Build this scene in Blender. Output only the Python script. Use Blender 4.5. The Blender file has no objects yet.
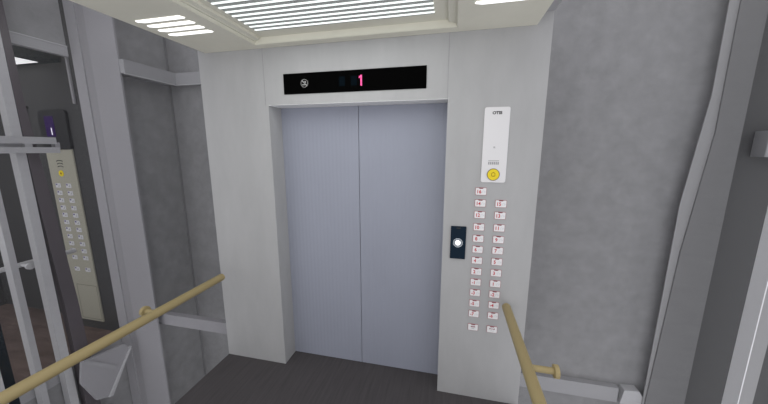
import bpy, bmesh, math, random
from mathutils import Vector, Matrix
random.seed(4)
sc = bpy.context.scene
col = sc.collection

# ------------------------------------------------------------------ materials
def mat(name, color, rough=.6, metal=0.0, noise=None, spec=.3, emit=None, strength=0, bump=0.0, bscale=60):
    """noise = (scale vector, amount, detail)"""
    m = bpy.data.materials.new(name); m.use_nodes = True
    nt = m.node_tree; b = nt.nodes['Principled BSDF']
    c = (*color, 1)
    b.inputs['Base Color'].default_value = c
    b.inputs['Roughness'].default_value = rough
    b.inputs['Metallic'].default_value = metal
    b.inputs['Specular IOR Level'].default_value = spec
    if emit:
        b.inputs['Emission Color'].default_value = (*emit, 1)
        b.inputs['Emission Strength'].default_value = strength
    tc = nt.nodes.new('ShaderNodeTexCoord')
    if noise:
        sv, amt, det = noise
        mp = nt.nodes.new('ShaderNodeMapping'); mp.inputs['Scale'].default_value = sv
        nz = nt.nodes.new('ShaderNodeTexNoise'); nz.inputs['Scale'].default_value = 1; nz.inputs['Detail'].default_value = det
        nz.inputs['Roughness'].default_value = .65
        nt.links.new(tc.outputs['Object'], mp.inputs['Vector']); nt.links.new(mp.outputs[0], nz.inputs['Vector'])
        rp = nt.nodes.new('ShaderNodeMapRange')
        rp.inputs['From Min'].default_value = .3; rp.inputs['From Max'].default_value = .7
        rp.inputs['To Min'].default_value = 1 - amt; rp.inputs['To Max'].default_value = 1 + amt
        nt.links.new(nz.outputs['Fac'], rp.inputs['Value'])
        mx = nt.nodes.new('ShaderNodeVectorMath'); mx.operation = 'SCALE'
        mx.inputs[0].default_value = color
        nt.links.new(rp.outputs[0], mx.inputs['Scale']); nt.links.new(mx.outputs[0], b.inputs['Base Color'])
    if bump:
        n2 = nt.nodes.new('ShaderNodeTexNoise'); n2.inputs['Scale'].default_value = bscale
        bp = nt.nodes.new('ShaderNodeBump'); bp.inputs['Strength'].default_value = bump; bp.inputs['Distance'].default_value = .01
        nt.links.new(tc.outputs['Object'], n2.inputs['Vector']); nt.links.new(n2.outputs['Fac'], bp.inputs['Height'])
        nt.links.new(bp.outputs[0], b.inputs['Normal'])
    return m

M = dict(
    steel=mat('brushed_wall', (.385, .385, .388), .65, 0, ((7, 7, 2.2), .05, 6)),
    door=mat('door_blue_grey', (.29, .305, .365), .5, 0, ((1.5, 40, 1.0), .03, 3)),
    groove=mat('dark_groove', (.10, .10, .12), .8),
    floor=mat('dark_floor', (.070, .064, .067), .85, 0, ((60, 3, 10), .16, 5)),
    cream=mat('ceiling_cream', (.72, .705, .61), .6, 0, ((6, 6, 6), .02, 3)),
    dim_lamp=mat('dim_lamp_white', (.8, .8, .8), .5, emit=(1, 1, 1), strength=.8),
    roof=mat('roof_grey', (.40, .40, .42), .6),
    plate=mat('grille_plate', (.45, .47, .45), .7),
    lamp=mat('lamp_white', (.9, .9, .9), .5, emit=(1, 1, 1), strength=1.3),
    slat=mat('slat_white', (.8, .85, .83), .5, emit=(.93, 1, .98), strength=1.05),
    concrete=mat('shaft_concrete', (.26, .26, .264), .9, 0, ((8, 8, 8), .13, 10), bump=.12, bscale=45),
    beam=mat('beam_grey', (.34, .34, .35), .7),
    post=mat('post_grey', (.40, .40, .41), .6, 0, ((5, 5, 30), .03, 2)),
    pier=mat('pier_grey', (.32, .315, .33), .7),
    pier_dark=mat('pier_groove_grey', (.285, .28, .293), .75),
    pale=mat('pale_post', (.46, .46, .47), .6, 0, ((5, 5, 30), .03, 2)),
    mauve=mat('mauve_post', (.088, .076, .085), .7),
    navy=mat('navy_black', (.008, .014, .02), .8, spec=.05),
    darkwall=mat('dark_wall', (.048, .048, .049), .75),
    shade_grey=mat('painted_shade_grey', (.085, .085, .086), .85),  # shade put into the colour: deep gap and rear of the guide post
    column_face=mat('column_face_grey', (.185, .185, .187), .75, 0, ((3, 3, 22), .04, 3)),
    column_flange=mat('column_flange_grey', (.31, .31, .313), .75),
    guide_side_lit=mat('guide_side_painted_light', (.78, .78, .79), .7),  # lit tone for one side of the guide post
    soffit_lit=mat('soffit_painted_light', (.80, .80, .80), .6),  # bright colour imitates light on the header underside
    led_white=mat('small_digit_white', (.8, .8, .8), .5, emit=(.9, .85, 1), strength=.6),
    wood=mat('brown_floor', (.13, .095, .085), .75, 0, ((3, 12, 4), .35, 6)),
    beige=mat('beige_plate', (.36, .35, .285), .55),
    beige_line=mat('beige_outline', (.17, .165, .13), .6),
    screen=mat('purple_screen', (.02, .006, .06), .5, spec=.1, emit=(.04, .008, .10), strength=.2),
    head=mat('panel_head_black', (.022, .022, .024), .4),
    brass=mat('brass_rail', (.35, .28, .14), .5, 0, spec=.3),
    brass_dull=mat('grey_rail', (.55, .55, .56), .5),
    black=mat('display_black', (.002, .002, .002), .9, spec=0),
    ghost=mat('unlit_segments', (.003, .0055, .008), .9, spec=0),
    red_led=mat('lit_digit', (.6, .05, .2), .5, emit=(1.0, .10, .33), strength=.8),
    icon=mat('icon_white', (.35, .35, .35), .5),
    white=mat('panel_white', (.70, .69, .70), .5),
    ink=mat('ink_dark', (.03, .03, .03), .6),
    ink_grey=mat('ink_grey', (.33, .33, .34), .6),
    yellow=mat('alarm_yellow', (.78, .60, .02), .4),
    yellow_ink=mat('alarm_symbol', (.25, .14, .0), .5),
    yellow_rim=mat('alarm_rim', (.16, .13, .07), .5),
    btn=mat('button_white', (.76, .75, .76), .45),
    btn_rim=mat('button_rim', (.38, .17, .18), .5),
    red=mat('red_ink', (.52, .04, .05), .5),
    red_dark=mat('dark_red', (.20, .03, .04), .5),
    dots=mat('pale_dots', (.60, .60, .63), .6),
    reader=mat('reader_navy', (.008, .018, .032), .6, spec=.08),
    reader_lit=mat('reader_light', (1, 1, 1), .4, emit=(1, 1, 1), strength=1.6),
    reader_ring=mat('reader_ring', (.35, .38, .42), .4, emit=(.6, .65, .7), strength=.5),
    violet=mat('violet_mark', (.13, .10, .24), .5),
    chrome=mat('lock_metal', (.3, .3, .32), .35, .5),
)

def glass_mat():
    m = bpy.data.materials.new('hazy_glass'); m.use_nodes = True
    nt = m.node_tree; nt.nodes.clear()
    out = nt.nodes.new('ShaderNodeOutputMaterial')
    tr = nt.nodes.new('ShaderNodeBsdfTransparent'); tr.inputs[0].default_value = (.94, .94, .95, 1)
    df = nt.nodes.new('ShaderNodeBsdfDiffuse'); df.inputs[0].default_value = (.30, .295, .31, 1)
    gl = nt.nodes.new('ShaderNodeBsdfGlossy'); gl.inputs['Roughness'].default_value = .25
    m1 = nt.nodes.new('ShaderNodeMixShader'); m1.inputs[0].default_value = GLASS_HAZE
    m2 = nt.nodes.new('ShaderNodeMixShader'); m2.inputs[0].default_value = .012
    nt.links.new(tr.outputs[0], m1.inputs[1]); nt.links.new(df.outputs[0], m1.inputs[2])
    nt.links.new(m1.outputs[0], m2.inputs[1]); nt.links.new(gl.outputs[0], m2.inputs[2])
    nt.links.new(m2.outputs[0], out.inputs[0])
    return m
GLASS_HAZE = .018
M['glass'] = glass_mat()

# ------------------------------------------------------------------ helpers
def box(bm, x0, x1, y0, y1, z0, z1, bevel=0, seg=1):
    r = bmesh.ops.create_cube(bm, size=1)
    for v in r['verts']:
        v.co = Vector(((x0 + x1) / 2 + v.co.x * (x1 - x0), (y0 + y1) / 2 + v.co.y * (y1 - y0), (z0 + z1) / 2 + v.co.z * (z1 - z0)))
    if bevel:
        es = list({e for v in r['verts'] for e in v.link_edges})
        bmesh.ops.bevel(bm, geom=es, offset=bevel, segments=seg, affect='EDGES', profile=.5)

def prism(bm, pts, axis, a0, a1):
    """polygon pts extruded along axis: 'y' -> pts are (x,z); 'x' -> (y,z); 'z' -> (x,y)"""
    def mk(p, a):
        return {'y': (p[0], a, p[1]), 'x': (a, p[0], p[1]), 'z': (p[0], p[1], a)}[axis]
    A = [bm.verts.new(mk(p, a0)) for p in pts]; B = [bm.verts.new(mk(p, a1)) for p in pts]
    n = len(pts)
    bm.faces.new(A); bm.faces.new(B[::-1])
    for i in range(n):
        bm.faces.new((A[i], B[i], B[(i + 1) % n], A[(i + 1) % n]))

def rrect(w, h, r, n=6):
    pts = []
    for cx, cy, a0 in ((w/2 - r, h/2 - r, 0), (-w/2 + r, h/2 - r, 90), (-w/2 + r, -h/2 + r, 180), (w/2 - r, -h/2 + r, 270)):
        for k in range(n + 1):
            a = math.radians(a0 + 90 * k / n); pts.append((cx + r * math.cos(a), cy + r * math.sin(a)))
    return pts

def circ(r, n=32, cx=0, cz=0):
    return [(cx + r * math.cos(2 * math.pi * k / n), cz + r * math.sin(2 * math.pi * k / n)) for k in range(n)]

def ring(bm, ro, ri, y0, y1, cx=0, cz=0, n=32):
    rows = []
    for r, y in ((ro, y0), (ri, y0), (ri, y1), (ro, y1)):
        rows.append([bm.verts.new((cx + r * math.cos(2*math.pi*k/n), y, cz + r * math.sin(2*math.pi*k/n))) for k in range(n)])
    for a in range(4):
        A, B = rows[a], rows[(a + 1) % 4]
        for k in range(n):
            bm.faces.new((A[k], A[(k+1) % n], B[(k+1) % n], B[k]))

def lathe(bm, prof, axis, origin, n=24):
    """prof = [(t, r)] along axis 'x' or 'y' from origin"""
    rows = []
    for t, r in prof:
        row = []
        for k in range(n):
            a = 2 * math.pi * k / n; u, w = r * math.cos(a), r * math.sin(a)
            p = (t, u, w) if axis == 'x' else (u, t, w)
            row.append(bm.verts.new(Vector(p) + Vector(origin)))
        rows.append(row)
    for A, B in zip(rows, rows[1:]):
        for k in range(n):
            bm.faces.new((A[k], A[(k+1) % n], B[(k+1) % n], B[k]))
    bm.faces.new(rows[0]); bm.faces.new(rows[-1][::-1])

def obj(name, bm, m, parent=None, smooth=False, loc=None):
    bmesh.ops.recalc_face_normals(bm, faces=bm.faces)
    me = bpy.data.meshes.new(name); bm.to_mesh(me); bm.free()
    me.materials.append(M[m])
    if smooth:
        for p in me.polygons: p.use_smooth = True
        try: me.set_sharp_from_angle(angle=math.radians(40))
        except Exception: pass
    o = bpy.data.objects.new(name, me); col.objects.link(o)
    if parent: o.parent = parent
    if loc: o.location = loc
    return o

def B(*boxes, bevel=0, seg=1):
    bm = bmesh.new()
    for b in boxes: box(bm, *b, bevel=bevel, seg=seg)
    return bm

def P(pts, axis, a0, a1):
    bm = bmesh.new(); prism(bm, pts, axis, a0, a1); return bm

def struct(name, bm, m, smooth=False):
    o = obj(name, bm, m, smooth=smooth); o['kind'] = 'structure'; return o

def tag(o, label, cat, group=None):
    o['label'] = label; o['category'] = cat
    if group: o['group'] = group
    return o

def thing(name, label, cat, loc, group=None):
    o = bpy.data.objects.new(name, None); col.objects.link(o); o.location = loc; o.empty_display_size = .05
    return tag(o, label, cat, group)

def text(name, body, size, m, parent, loc, bold=0.0, sx=1.0, depth=.0004, rotx=90, shear=0):
    cu = bpy.data.curves.new(name + '_curve', 'FONT'); cu.body = body; cu.size = size
    cu.align_x = 'CENTER'; cu.align_y = 'CENTER'; cu.extrude = depth; cu.offset = bold; cu.resolution_u = 3; cu.shear = shear
    t = bpy.data.objects.new('tmp', cu); col.objects.link(t)
    bpy.context.view_layer.update()
    me = bpy.data.meshes.new_from_object(t.evaluated_get(bpy.context.evaluated_depsgraph_get()))
    bpy.data.objects.remove(t); bpy.data.curves.remove(cu)
    me.name = name
    me.transform(Matrix.Translation(loc) @ Matrix.Rotation(math.radians(rotx), 4, 'X') @ Matrix.Diagonal((sx, 1, 1, 1)))
    me.materials.clear(); me.materials.append(M[m])
    o = bpy.data.objects.new(name, me); col.objects.link(o)
    if parent: o.parent = parent
    return o

# ------------------------------------------------------------------ measures (metres)
XL, XR = -1.872, .53            # glass side walls of the car
YF, YD = 1.973, 2.134           # front return panel, sliding doors
YB = -.45
ZR, ZC = 2.565, 2.498           # roof, suspended ceiling
DX0, DX1, DZ = -1.310, -.038, 2.114
XM = -.680

# ------------------------------------------------------------------ our car: the setting
struct('floor', B((XL, XR, YB, YD + .06, -.06, 0)), 'floor')
bm = bmesh.new()
# front return panels and the header over the doors, with a soft edge round the opening
box(bm, XL, DX0, YF, YD + .03, 0, ZR)
box(bm, DX1, XR, YF, YD + .03, 0, ZR)
box(bm, DX0, DX1, YF, YD + .03, DZ, ZR)
bmesh.ops.remove_doubles(bm, verts=bm.verts, dist=1e-5)
wf = struct('wall_front', bm, 'steel')
s1 = struct('trim_1', B((-1.3335, -1.3305, YF - .0012, YF + .01, DZ, ZC)), 'groove'); s1.data.materials[0] = mat('seam_grey', (.30, .30, .31), .6)
s2 = struct('trim_2', B((-.0425, -.0395, YF - .0012, YF + .01, DZ, ZC)), 'groove'); s2.data.materials[0] = s1.data.materials[0]

struct('trim_lit_underside', B((DX0, DX1, YF, YD - .002, DZ - .002, DZ)), 'soffit_lit')  # added thin plate, near-white so the underside of the header looks lit
def door_leaf(name, x0, x1):
    n = int((x1 - x0) / .003); bm = bmesh.new(); rows = [[], []]
    for k in range(n + 1):
        x = x0 + (x1 - x0) * k / n
        ph = (x - XM) / .0315 * 2 * math.pi
        y = YD + .0003 * math.cos(ph)
        for r, z in zip(rows, (0.004, DZ + .01)): r.append(bm.verts.new((x, y, z)))
    for k in range(n): bm.faces.new((rows[0][k], rows[0][k+1], rows[1][k+1], rows[1][k]))
    g = bmesh.ops.extrude_face_region(bm, geom=bm.faces[:])
    for v in [v for v in g['geom'] if isinstance(v, bmesh.types.BMVert)]: v.co.y = YD + .025
    return struct(name, bm, 'door', smooth=False)
door_leaf('door_1', DX0 - .02, XM - .002)
door_leaf('door_2', XM + .002, DX1 + .02)

struct('wall_left', B((XL - .010, XL, YB, YF, 0, ZR)), 'glass')
struct('wall_right', B((XR, XR + .010, YB, YF, 0, ZR)), 'glass')

# roof slab and the dropped ceiling with its stepped recess
roof = struct('ceiling', B((XL, XR, YB, YD + .05, ZR, ZR + .06)), 'roof')
RX0, RX1, RY0, RY1 = -1.33, -.002, .05, 1.894
CX0, CX1, CY0 = -1.805, .446, -.25
drop = thing('dropped_ceiling', 'cream suspended ceiling tray hanging under the roof around the louvred light', 'ceiling panel', ((CX0 + CX1) / 2, .9, ZC))
def L(o): return drop.location
dl = drop.location
def rel(b, o): return (b[0]-o[0], b[1]-o[0], b[2]-o[1], b[3]-o[1], b[4]-o[2], b[5]-o[2])
def Bo(o, *boxes, bevel=0, seg=1): return B(*[rel(b, o) for b in boxes], bevel=bevel, seg=seg)
bm = bmesh.new()
ring_z = (ZC, ZR - .012)
outer = [(CX0, CY0), (CX1, CY0), (CX1, YF - .001), (CX0, YF - .001)]
inner = [(RX0, RY0), (RX1, RY0), (RX1, RY1), (RX0, RY1)]
V = {}
for nm, pts in (('o', outer), ('i', inner)):
    for j, z in enumerate(ring_z): V[nm, j] = [bm.verts.new((p[0]-dl[0], p[1]-dl[1], z-dl[2])) for p in pts]
for k in range(4):
    k2 = (k + 1) % 4
    for j in (0, 1): bm.faces.new((V['o', j][k], V['o', j][k2], V['i', j][k2], V['i', j][k]))
    for nm in 'oi': bm.faces.new((V[nm, 0][k], V[nm, 0][k2], V[nm, 1][k2], V[nm, 1][k]))
bm.normal_update()
es = [e for e in bm.edges if all(v in V['i', 0] for v in e.verts)]
bmesh.ops.bevel(bm, geom=es, offset=.004, segments=2, affect='EDGES')
obj('tray', bm, 'cream', drop)
for b in ((RX0, RX0 + .016, RY0, RY1, 2.516, 2.545), (RX1 - .016, RX1, RY0, RY1, 2.516, 2.545)):
    obj('side_bead', Bo(dl, (b[0], b[1], b[2], b[3] , b[4], b[5])), 'cream', drop)
for s, x in ((1, RX0 + .016), (-1, RX1 - .016)):
    pts = [(x, 2.5195), (x + s*.030, 2.5235), (x + s*.030, 2.545), (x, 2.545)]
    bm = bmesh.new(); prism(bm, [(p[0]-dl[0], p[1]-dl[2]) for p in pts], 'y', RY0 - dl[1], RY1 - .012 - dl[1])
    obj('bead', bm, 'cream', drop)

gl = thing('louvred_ceiling_light', 'large rectangular ceiling light with many bright white louvre slats', 'ceiling light', (XM, .95, 2.537))
o = gl.location
obj('frame', Bo(o, (RX0, RX1, RY0, RY1, 2.540, 2.551)), 'cream', gl)
obj('back_plate', Bo(o, (-1.236, -.124, RY0 + .06, 1.797, 2.5385, 2.5405)), 'plate', gl)
k = 0
y = 1.772
while y > .15:
    obj('slat', Bo(o, (-1.236, -.122, y - .0062, y + .0062, 2.5345, 2.5385), bevel=.001, seg=1), 'slat', gl)
    y -= .0495

def side_light(x0, x1, label):
    t = thing('ceiling_light', label, 'ceiling light', ((x0 + x1) / 2, 1.54, ZC), 'four-slot lights in the ceiling tray')
    o = t.location
    for y in (1.432, 1.497, 1.562, 1.627):
        pts = [(x0 + .004, y - .015), (x1 - .014, y - .015), (x1, y + .011), (x1 - .010, y + .016), (x0 + .034, y + .016), (x0 + .018, y + .009), (x0, y + .002)]
        bm = bmesh.new(); prism(bm, [(p[0]-o[0], p[1]-o[1]) for p in pts], 'z', -.0035, -.0005)
        obj('light_bar', bm, 'lamp', t)
    return t
side_light(-1.735, -1.426, 'white four-slot ceiling light at the left edge of the cream tray')
side_light(.082, .384, 'white four-slot ceiling light at the right edge of the cream tray, above the control buttons')

# ------------------------------------------------------------------ floor indicator over the doors
ind = thing('floor_indicator', 'long black display above the lift doors showing a pink number 1', 'display', (-.675, YF, 2.25))
obj('housing', B((-.501, .501, -.006, .0, -.0685, .0685), bevel=.0015), 'black', ind)
for x in (-.064, .020):
    obj('unlit_digit', B((x - .021, x + .021, -.0068, -.006, -.030, .030)), 'ghost', ind)
obj('digit', P([(.066, -.034), (.076, -.034), (.076, .034), (.068, .034), (.055, .022), (.055, .013), (.066, .021)], 'y', -.0072, -.006), 'red_led', ind)
ic = bmesh.new()
ring(ic, .027, .0246, -.0075, -.006, cx=-.340)
box(ic, -.357, -.323, -.0078, -.006, -.0125, -.0065)
box(ic, -.353, -.334, -.0078, -.006, .008, .0115)
box(ic, -.336, -.328, -.0078, -.006, .002, .014)
prism(ic, [(-.359, .017), (-.355, .020), (-.320, -.014), (-.324, -.018)], 'y', -.0081, -.006)
obj('pictogram', ic, 'icon', ind)

# ------------------------------------------------------------------ white call plate with the yellow alarm button
cp = thing('intercom_plate', 'tall white plate with maker name and yellow alarm button on the right return panel', 'control panel', (.262, YF, 1.823))
obj('plate', P(rrect(.148, .462, .012), 'y', -.006, 0), 'white', cp)
text('maker_name', 'OTIS', .0235, 'ink', cp, (-.0, -.0064, .196), bold=.0011, sx=1.12)
text('small_symbol', '12', .013, 'ink_grey', cp, (-.006, -.0064, -.012), bold=.0008)
bm = bmesh.new()
box(bm, -.036, .028, -.0066, -.006, -.096, -.092)
for i in range(6): box(bm, -.036 + i*.0112, -.028 + i*.0112, -.0066, -.006, -.118, -.101)
obj('lamp_icons', bm, 'ink_grey', cp)
ab = obj('alarm_button', P(circ(.0345, cx=-.001, cz=-.181), 'y', -.010, -.006), 'yellow', cp)
ab['label'] = 'round yellow alarm button'
bm = bmesh.new(); ring(bm, .0385, .0345, -.0085, -.006, cx=-.001, cz=-.181); obj('rim', bm, 'yellow_rim', ab)
bm = bmesh.new()
ring_pts_o = [(-.011, -.190), (.009, -.190), (.009, -.174), (.004, -.169), (-.006, -.169), (-.011, -.174)]
for (a, b) in zip(ring_pts_o, ring_pts_o[1:] + ring_pts_o[:1]):
    a = Vector((a[0], a[1])); b = Vector((b[0], b[1])); d = (b - a).normalized(); nrm = Vector((-d.y, d.x)) * .0014
    prism(bm, [tuple(a + nrm - d*.001), tuple(b + nrm + d*.001), tuple(b - nrm + d*.001), tuple(a - nrm - d*.001)], 'y', -.0106, -.010)
box(bm, -.0025, .0005, -.0106, -.010, -.168, -.164)
box(bm, -.0035, .0015, -.0106, -.010, -.194, -.191)
obj('bell_symbol', bm, 'yellow_ink', ab)

# ------------------------------------------------------------------ floor buttons
BW, BH = .070, .050
proto = {}
def make_proto():
    bm = bmesh.new(); prism(bm, rrect(BW, BH, .006), 'y', -.003, 0); proto['rim'] = ('rim', bm, 'btn_rim')
    bm = bmesh.new(); prism(bm, rrect(BW - .0055, BH - .0055, .0045), 'y', -.005, -.003); proto['cap'] = ('cap', bm, 'btn')
    bm = bmesh.new(); prism(bm, [(-.015, .0225), (.015, .0225), (.0105, .0175), (-.0105, .0175)], 'y', -.0056, -.004); proto['top_light'] = ('top_light', bm, 'red_dark')
    bm = bmesh.new()
    for dx, dz in ((0, 0), (0, -.007), (.006, .004), (.013, -.006), (.013, .002), (.018, -.002)):
        prism(bm, circ(.0026, 8, .008 + dx, dz), 'y', -.0056, -.005)
    proto['braille'] = ('braille', bm, 'dots')
    return {k: obj(v[0], v[1], v[2]) for k, v in proto.items()}
pr = make_proto()
first = [True]
pitch_rows = [1.532, 1.454, 1.3765, 1.2935, 1.2145, 1.139, 1.061, .982, .9045, .827, .748, .669, .5655]
left = ['16', '14', '12', '10', '8', '6', '4', '2', '-1', '-3', '-5', '-7', 'open']
right = [None, '15', '13', '11', '9', '7', '5', '3', '1', '-2', '-4', '-6', 'close']
def floor_button(x, z, s, side):
    if s in ('open', 'close'):
        lab = 'white lift button with red door-%s arrows in the lowest row, %s column' % (s, side)
    else:
        lab = 'white lift button with a red rim reading %s in the %s column' % (s, side)
    t = thing('lift_button', lab, 'button', (x, YF, z), 'floor buttons on the right return panel')
    for k, src in pr.items():
        if s in ('open', 'close') and k == 'braille': continue
        c = src if first[0] else src.copy()
        if not first[0]: col.objects.link(c)
        c.parent = t
    first[0] = False
    if s in ('open', 'close'):
        bm = bmesh.new()
        d = 1 if s == 'open' else -1
        for sg in (-1, 1):
            xx = sg * .011
            if d * sg < 0: pts = [(xx + .006, -.001), (xx + .006, .011), (xx - .006, .005)]
            else: pts = [(xx - .006, -.001), (xx - .006, .011), (xx + .006, .005)]
            prism(bm, pts, 'y', -.0056, -.005)
        box(bm, -.0035, -.0015, -.0056, -.005, -.001, .011); box(bm, .0015, .0035, -.0056, -.005, -.001, .011)
        obj('arrows', bm, 'red_dark', t)
        text('caption', 'OPEN' if s == 'open' else 'CLOSE', .008, 'ink_grey', t, (0, -.0053, -.010))
    else:
        text('number', s, .032, 'red', t, (-.0125, -.0053, -.003), bold=.0009, sx=.92)
for z, a, b in zip(pitch_rows, left, right):
    floor_button(.1935, z, a, 'left')
    if b: floor_button(.320, z + .001, b, 'right')

# ------------------------------------------------------------------ dark card reader
cr = thing('card_reader', 'dark navy upright card reader with a glowing white spot beside the floor buttons', 'card reader', (.0645, YF, 1.178))
obj('body', P(rrect(.100, .227, .003, 3), 'y', -.009, 0), 'reader', cr)
obj('slot', B((-.014, .014, -.0096, -.009, .098, .106)), 'ink', cr)
ln = obj('sensor', P(circ(.0165, cx=-.001), 'y', -.0115, -.009), 'reader_lit', cr)
bm = bmesh.new(); ring(bm, .024, .0215, -.0105, -.009, cx=-.001); ring(bm, .031, .0285, -.0105, -.009, cx=-.001); obj('ring', bm, 'reader_ring', ln)

# ------------------------------------------------------------------ handrails
def handrail(x, yend, ystart, z, r, xw, ybs, label, name='handrail', m='brass', discr=.031, group='lift handrails'):
    t = thing(name, label, 'handrail', (x, ystart, z), group)
    bm = bmesh.new()
    prof = [(0, r * .6), (.004, r * .9), (.012, r), (yend - ystart - .014, r), (yend - ystart - .006, r * .9), (yend - ystart - .001, r * .6)]
    lathe(bm, prof, 'y', (0, 0, 0)); obj('tube', bm, m, t, smooth=True)
    s = 1 if xw > x else -1
    w = abs(xw - x)
    for yb in ybs:
        bm = bmesh.new()
        prof = [(0, r * .55), (s * (w - .018), r * .55)]
        lathe(bm, prof, 'x', (0, yb - ystart, 0)); br = obj('bracket', bm, m, t, smooth=True)
        bm = bmesh.new()
        lathe(bm, [(s * (w - .022), discr * .75), (s * (w - .019), discr), (s * (w - .006), discr), (s * w, discr)], 'x', (0, yb - ystart, 0))
        obj('flange', bm, m, br, smooth=True)
    return t
handrail(-1.768, 1.882, -.3, .787, .028, XL, (1.33, .1), 'round brass handrail running along the left glass wall')
handrail(.394, 1.945, -.3, .766, .028, XR, (1.372, .1), 'round brass handrail running along the right glass wall')

# ------------------------------------------------------------------ shaft around the car
struct('wall_shaft_front', B((-2.735, 1.74, 2.5, 2.65, -3, 5.2)), 'concrete')
struct('wall_shaft_left', B((-2.90, -2.735, 2.0, 2.5, -3, 5.2)), 'concrete')
struct('trim_3', B((-2.735, -2.722, 2.486, 2.5, -3, 5.2)), 'groove').data.materials[0] = mat('joint_dark', (.20, .20, .205), .9)

def simple(name, bm, m, label, cat, group=None):
    """tag a one-mesh thing and put its origin at its base centre"""
    o = obj(name, bm, m)
    me = o.data
    xs = [v.co.x for v in me.vertices]; ys = [v.co.y for v in me.vertices]; zs = [v.co.z for v in me.vertices]
    c = Vector(((min(xs)+max(xs))/2, (min(ys)+max(ys))/2, min(zs)))
    me.transform(Matrix.Translation(-c)); o.location = c
    return tag(o, label, cat, group)

struct('wall_pit_left', B((-3.22, -3.15, -1.2, 2.2, -3, -.14)), 'concrete')
struct('floor_pit', B((-3.2, 2.4, -.4, 2.65, -3.1, -3)), 'concrete')
# steel ring beams round the shaft
ub = thing('ring_beam', 'grey steel beam wrapping the shaft corner high behind the left glass', 'beam', (-2.6, 2.45, 2.40))
o = ub.location
obj('side_flange', Bo(o, (-2.735, -2.605, 1.99, 2.45, 2.408, 2.515)), 'beam', ub)
obj('front_flange', Bo(o, (-2.605, -1.95, 2.45, 2.5, 2.408, 2.515)), 'beam', ub)
e = obj('lower_lip', Bo(o, (-2.598, -1.95, 2.443, 2.46, 2.400, 2.408), (-2.615, -2.598, 1.99, 2.46, 2.400, 2.408)), 'pale', ub)
lb = simple('sill_beam', B((.35, 1.40, 2.45, 2.5, -.095, .035)), 'beam', 'pale horizontal steel beam low on the concrete behind the right glass wall', 'beam')
simple('sill_beam', B((-2.735, -1.90, 2.05, 2.10, .128, .238)), 'pier', 'pale horizontal steel beam low between the broad grooved column and the left return panel', 'beam')
cb = simple('beam_bracket', P([(1.43, -.11), (1.53, -.10), (1.60, -.215), (1.60, -.235), (1.41, -.235)], 'y', 2.43, 2.5), 'pale', 'short pale bracket at the right end of the low shaft beam', 'bracket')
lb.location.z = -.245
# widen: the beam drops slightly on the right-hand side

# pier between the two shafts (the broad grey column behind the left glass)
pier = thing('shaft_column', 'broad grey column with vertical grooves behind the left glass wall', 'column', (-2.93, 2.0, -3))
o = pier.location
obj('left_face', Bo(o, (-3.138, -3.03, 1.985, 2.05, -3, 5.2)), 'pier', pier)
obj('groove', Bo(o, (-3.03, -2.935, 1.995, 2.05, -3, 5.2)), 'pier_dark', pier)
obj('right_face', Bo(o, (-2.935, -2.652, 1.985, 2.0, -3, 5.2)), 'pier', pier)

# ------------------------------------------------------------------ the neighbouring lift car
nc = thing('neighbouring_lift_car', 'dark neighbouring lift car with brown floor seen through the left glass', 'lift car', (-4.35, .9, -.14))
o = nc.location
NX0, NX1 = -5.6, -3.17
obj('floor_panel', Bo(o, (NX0, NX1 + .02, -.3, 2.2, -.02, 0)), 'wood', nc)
obj('floor_edge', Bo(o, (NX0, NX1 + .02, -.3, 2.2, -.14, -.02)), 'beam', nc)
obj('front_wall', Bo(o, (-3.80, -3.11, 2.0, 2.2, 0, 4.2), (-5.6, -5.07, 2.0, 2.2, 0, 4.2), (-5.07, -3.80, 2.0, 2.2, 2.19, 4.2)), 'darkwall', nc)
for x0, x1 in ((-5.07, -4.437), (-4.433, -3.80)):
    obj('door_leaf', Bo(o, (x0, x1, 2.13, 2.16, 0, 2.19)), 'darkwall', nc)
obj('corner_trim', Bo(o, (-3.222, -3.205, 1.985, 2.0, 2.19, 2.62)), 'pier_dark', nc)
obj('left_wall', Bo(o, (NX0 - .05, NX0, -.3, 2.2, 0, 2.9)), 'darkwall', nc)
cz = NCZ = 2.55
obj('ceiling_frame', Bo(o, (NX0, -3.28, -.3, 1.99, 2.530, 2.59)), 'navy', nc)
obj('ceiling_lamp', Bo(o, (-5.3, -3.46, -.1, 1.94, 2.527, 2.5305)), 'dim_lamp', nc)
hb = thing('shaft_header', 'grey header beam and panel above the opening of the neighbouring car', 'beam', (-3.1, 1.3, 2.555), )
o = hb.location
obj('beam', Bo(o, (-3.17, -3.125, .6, 1.955, 2.555, 2.635)), 'beam', hb)
obj('header_panel', Bo(o, (-3.17, -3.135, .6, 1.955, 2.635, 4.2)), 'concrete', hb)
obj('lip', Bo(o, (-3.17, -3.120, .6, 1.955, 2.628, 2.636)), 'pale', hb)

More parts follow.
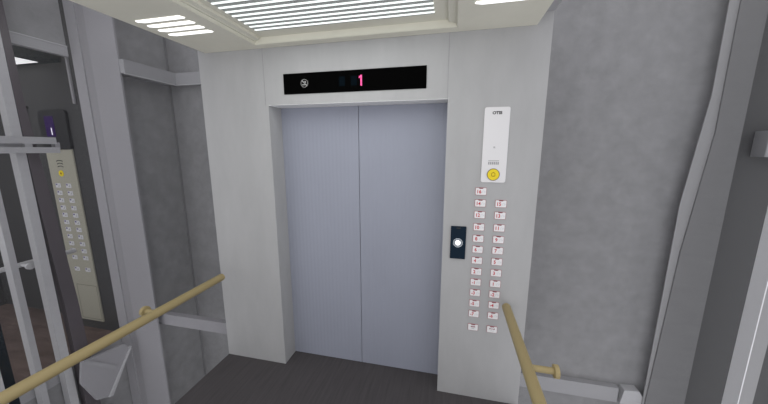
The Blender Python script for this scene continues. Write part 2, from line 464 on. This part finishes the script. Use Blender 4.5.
# its control panel
nk = thing('lift_control_panel', 'tall beige lift control panel with two button columns in the neighbouring car', 'control panel', (-3.505, 2.0, .09))
o = nk.location
obj('plate', Bo(o, (-3.665, -3.338, 1.985, 1.9995, .095, 1.80), bevel=.003), 'beige', nk)
hd = obj('head', P([(p[0], p[1] + 1.97 - .09) for p in rrect(.335, .345, .03)], 'y', -.022, 0), 'head', nk)
hd.location.x = .008
scn = obj('screen', B((-.085, .025, -.024, -.022, 1.822, 2.0)), 'screen', nk); scn['label'] = 'purple lit screen with a white 1'
text('screen_digit', '1', .085, 'led_white', scn, (-.015, -.0246, 1.865), bold=.002, sx=.8)
bm = bmesh.new()
for i, (w, zz) in enumerate(((.032, 0), (.034, .026), (.036, .052))):
    n = 8; pts = []
    for k in range(n + 1): a = math.pi * (.15 + .7 * k / n); pts.append((w * math.cos(a) * 1.25, .016 * math.sin(a) + zz))
    for k in range(n, -1, -1): a = math.pi * (.15 + .7 * k / n); pts.append((w * .92 * math.cos(a) * 1.25, .016 * math.sin(a) + zz - .007))
    prism(bm, pts, 'y', -.0165, -.015)
obj('speaker_slots', bm, 'ink', nk, loc=(-.008, 0, 1.635 - .09))
yb = obj('alarm_button', P(circ(.029, 20), 'y', -.019, -.015), 'yellow', nk, loc=(-.013, 0, 1.58 - .09)); yb['label'] = 'yellow alarm button'
obj('bell_symbol', P(circ(.010, 8), 'y', -.0195, -.019), 'yellow_ink', yb)
bmb = bmesh.new(); prism(bmb, rrect(.062, .040, .005, 3), 'y', -.018, -.015); nb0 = obj('button', bmb, 'dots', nk)
bmm = bmesh.new()
box(bmm, -.026, -.006, -.0186, -.018, .002, .016); nm0 = obj('button_mark', bmm, 'violet', nb0)
bmn = bmesh.new(); box(bmn, 0, .020, -.0186, -.018, -.010, -.004); box(bmn, .012, .018, -.0186, -.018, -.004, .010); nn0 = obj('button_number', bmn, 'ink_grey', nb0)
firstb = True
cells = []
for i in range(11):
    z = 1.467 - .0704 * i
    cells += [(-3.612 + .0035 * i, z), (-3.480 + .0043 * i, z)]
cells += [(-3.577, .643), (-3.437, .643)]
for x, z in cells:
    if firstb: bb = nb0; firstb = False
    else:
        bb = nb0.copy(); col.objects.link(bb); bb.parent = nk
        for s in (nm0, nn0):
            c = s.copy(); col.objects.link(c); c.parent = bb
    bb.location = (x + .025 - o[0], 0, z - o[2])
ol = bmesh.new()
for b in ((-3.63, -3.37, .475, .480), (-3.63, -3.37, .115, .120), (-3.63, -3.625, .115, .48), (-3.375, -3.37, .115, .48)):
    box(ol, b[0]+.025-o[0], b[1]+.025-o[0], -.0158, -.015, b[2]-o[2], b[3]-o[2])
obj('service_door_outline', ol, 'beige_line', nk)
bm = bmesh.new(); lathe(bm, [(-.032, .010), (-.030, .014), (-.015, .014)], 'y', (-3.64 - o[0], 0, .317 - o[2]), 14); obj('lock', bm, 'chrome', nk, smooth=True)

nr = handrail(-3.27, 1.84, .2, .905, .019, -3.16, (1.49,), 'grey handrail crossing behind the posts of the neighbouring car', m='brass_dull', discr=.026)

# posts of the neighbouring car's glass side
posts = [
    (-3.118, -3.05, 1.339, 1.3745, 'post', 'leftmost full-height light grey post in front of the neighbouring car'),
    (-3.118, -3.05, 1.490, 1.542, 'pale', 'pale grey post standing against the dark mauve post'),
    (-3.03, -2.99, 1.140, 1.205, 'navy', 'navy black post at the lower left corner'),
]
for x0, x1, y0, y1, m, lab in posts:
    simple('steel_post', B((x0, x1, y0, y1, -3, 4.0 if m != 'navy' else 1.0)), m, lab, 'post', 'upright posts between the two cars')
simple('steel_post', B((-2.99, -2.95, 1.07, 1.138, -3, .9)), 'pale', 'short pale post left of the navy post in the lower left corner', 'post', 'upright posts between the two cars')
simple('steel_post', P([(1.545, 4.0), (1.545, 2.15), (1.552, 1.39), (1.580, .53), (1.60, -3), (1.72, -3), (1.668, .53), (1.633, 1.39), (1.590, 2.15), (1.575, 4.0)], 'x', -3.105, -3.05), 'mauve', 'dark mauve post just left of the beige control panel', 'post', 'upright posts between the two cars')
mr = thing('cross_rail', 'pale slotted horizontal rail crossing the posts at left', 'rail', (-3.02, .9, 1.77))
o = mr.location
obj('upper_bar', Bo(o, (-3.05, -3.00, .3, 1.700, 1.84, 1.890)), 'post', mr)
obj('lower_bar', Bo(o, (-3.05, -3.00, .3, 1.712, 1.772, 1.815)), 'post', mr)
obj('web', Bo(o, (-3.05, -3.035, .3, 1.560, 1.815, 1.84), (-3.05, -3.0, 1.52, 1.56, 1.815, 1.84)), 'beam', mr)
obj('end_clip', Bo(o, (-3.045, -3.005, 1.690, 1.72, 1.80, 1.853)), 'pier_dark', mr)

# bracket plate under the neighbouring car, low behind the left rail
def pl(px): return px
gp = thing('bracket_plate', 'pale angled bracket plate under the left handrail beyond the glass', 'bracket', (-2.9, 1.7, -.4))
o = gp.location
g = [(1.53, .075), (1.85, .02), (1.88, -.05), (1.66, -.375), (1.58, -.33), (1.50, -.1)]
bm = bmesh.new(); prism(bm, [(p[0]-o[1], p[1]-o[2]) for p in g], 'x', -.02, 0); obj('plate', bm, 'pier', gp)
g = [(1.54, .055), (1.56, .075), (1.76, -.135), (1.745, -.165)]
bm = bmesh.new(); prism(bm, [(p[0]-o[1], p[1]-o[2]) for p in g], 'x', 0, .008); obj('rib', bm, 'beam', gp)
g = [(1.88, -.05), (1.90, -.04), (1.69, -.385), (1.66, -.375)]
bm = bmesh.new(); prism(bm, [(p[0]-o[1], p[1]-o[2]) for p in g], 'x', -.02, .012); obj('flange', bm, 'pale', gp)

# ------------------------------------------------------------------ right-hand side beyond the glass
rc = thing('tapered_shaft_column', 'grey steel column with a pale left flange behind the right glass', 'column', (1.70, 2.42, -3))
o = rc.location
bm = bmesh.new(); prism(bm, [(p[0]-o[0], p[1]-o[2]) for p in [(1.6335, 4.5), (1.6335, 2.152), (1.5675, 1.415), (1.5565, -0.18), (1.5565, -3), (1.76, -3), (1.76, 4.5)]], 'y', .002, .008)
obj('flange', bm, 'column_flange', rc)
bm = bmesh.new(); prism(bm, [(p[0]-o[0], p[1]-o[2]) for p in [(1.6852, 4.5), (1.6852, 1.91), (1.617, 1.074), (1.5708, -0.18), (1.54, -3), (1.815, -3), (1.8315, 4.5)]], 'y', -.008, .002)
obj('face', bm, 'column_face', rc)
struct('wall_right_recess', B((1.72, 2.9, 2.52, 2.60, -3, 5.2)), 'shade_grey')  # flat panel, dark colour stands in for shade in the deep gap
rp = thing('guide_rail_post', 'light grey guide post at the far right edge behind the glass', 'post', (1.83, 2.07, -3))
o = rp.location
obj('side_face', Bo(o, (1.80, 1.806, 2.03, 2.123, -3, 4.5)), 'guide_side_lit', rp)  # painted much paler than the front so this side looks lit
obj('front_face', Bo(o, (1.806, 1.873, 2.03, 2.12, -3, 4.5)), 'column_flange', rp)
obj('rear_face', Bo(o, (1.873, 1.95, 2.06, 2.12, -3, 4.5)), 'shade_grey', rp)  # same post, its shade painted in as a darker tone
simple('wall_clip', B((1.975, 2.4, 2.42, 2.52, 1.750, 1.918), bevel=.003), 'beam', 'square grey clip at the upper right edge over the dark recess', 'bracket')

# ------------------------------------------------------------------ light
w = bpy.data.worlds.new('World'); sc.world = w; w.use_nodes = True
bg = w.node_tree.nodes['Background']; wn = w.node_tree
tc = wn.nodes.new('ShaderNodeTexCoord'); sp = wn.nodes.new('ShaderNodeSeparateXYZ'); mr_ = wn.nodes.new('ShaderNodeMapRange')
wn.links.new(tc.outputs['Generated'], sp.inputs[0]); wn.links.new(sp.outputs['Z'], mr_.inputs['Value'])
mr_.inputs['From Min'].default_value = -.6; mr_.inputs['From Max'].default_value = .3
mr_.inputs['To Min'].default_value = 1.3; mr_.inputs['To Max'].default_value = 1.15
wn.links.new(mr_.outputs[0], bg.inputs[1]); bg.inputs[0].default_value = (.98, .98, 1.0, 1)
def area(name, loc, sx, sy, energy, rot=(0, 0, 0), color=(1, 1, 1)):
    l = bpy.data.lights.new(name, 'AREA'); l.shape = 'RECTANGLE'; l.size = sx; l.size_y = sy; l.energy = energy; l.color = color
    o = bpy.data.objects.new(name, l); col.objects.link(o); o.location = loc; o.rotation_euler = rot
    return o
area('ceiling_glow', (XM, .95, 2.500), 1.1, 1.6, 11, color=(1, 1, .98))

# ------------------------------------------------------------------ camera (level, pitched 10.2 degrees down, turned 12.9 degrees left)
cam = bpy.data.cameras.new('Camera'); cam.sensor_fit = 'HORIZONTAL'; cam.sensor_width = 36; cam.lens = 293.0 / 768 * 36
cam.clip_start = .02
co = bpy.data.objects.new('Camera', cam); col.objects.link(co)
co.location = (0, 0, 1.8)
co.rotation_euler = (math.radians(90 - 10.2), 0, math.radians(12.865))
sc.camera = co
sc.view_settings.view_transform = 'Standard'; sc.view_settings.look = 'None'
sc.view_settings.gamma = 1; sc.view_settings.exposure = 0; sc.view_settings.use_curve_mapping = False
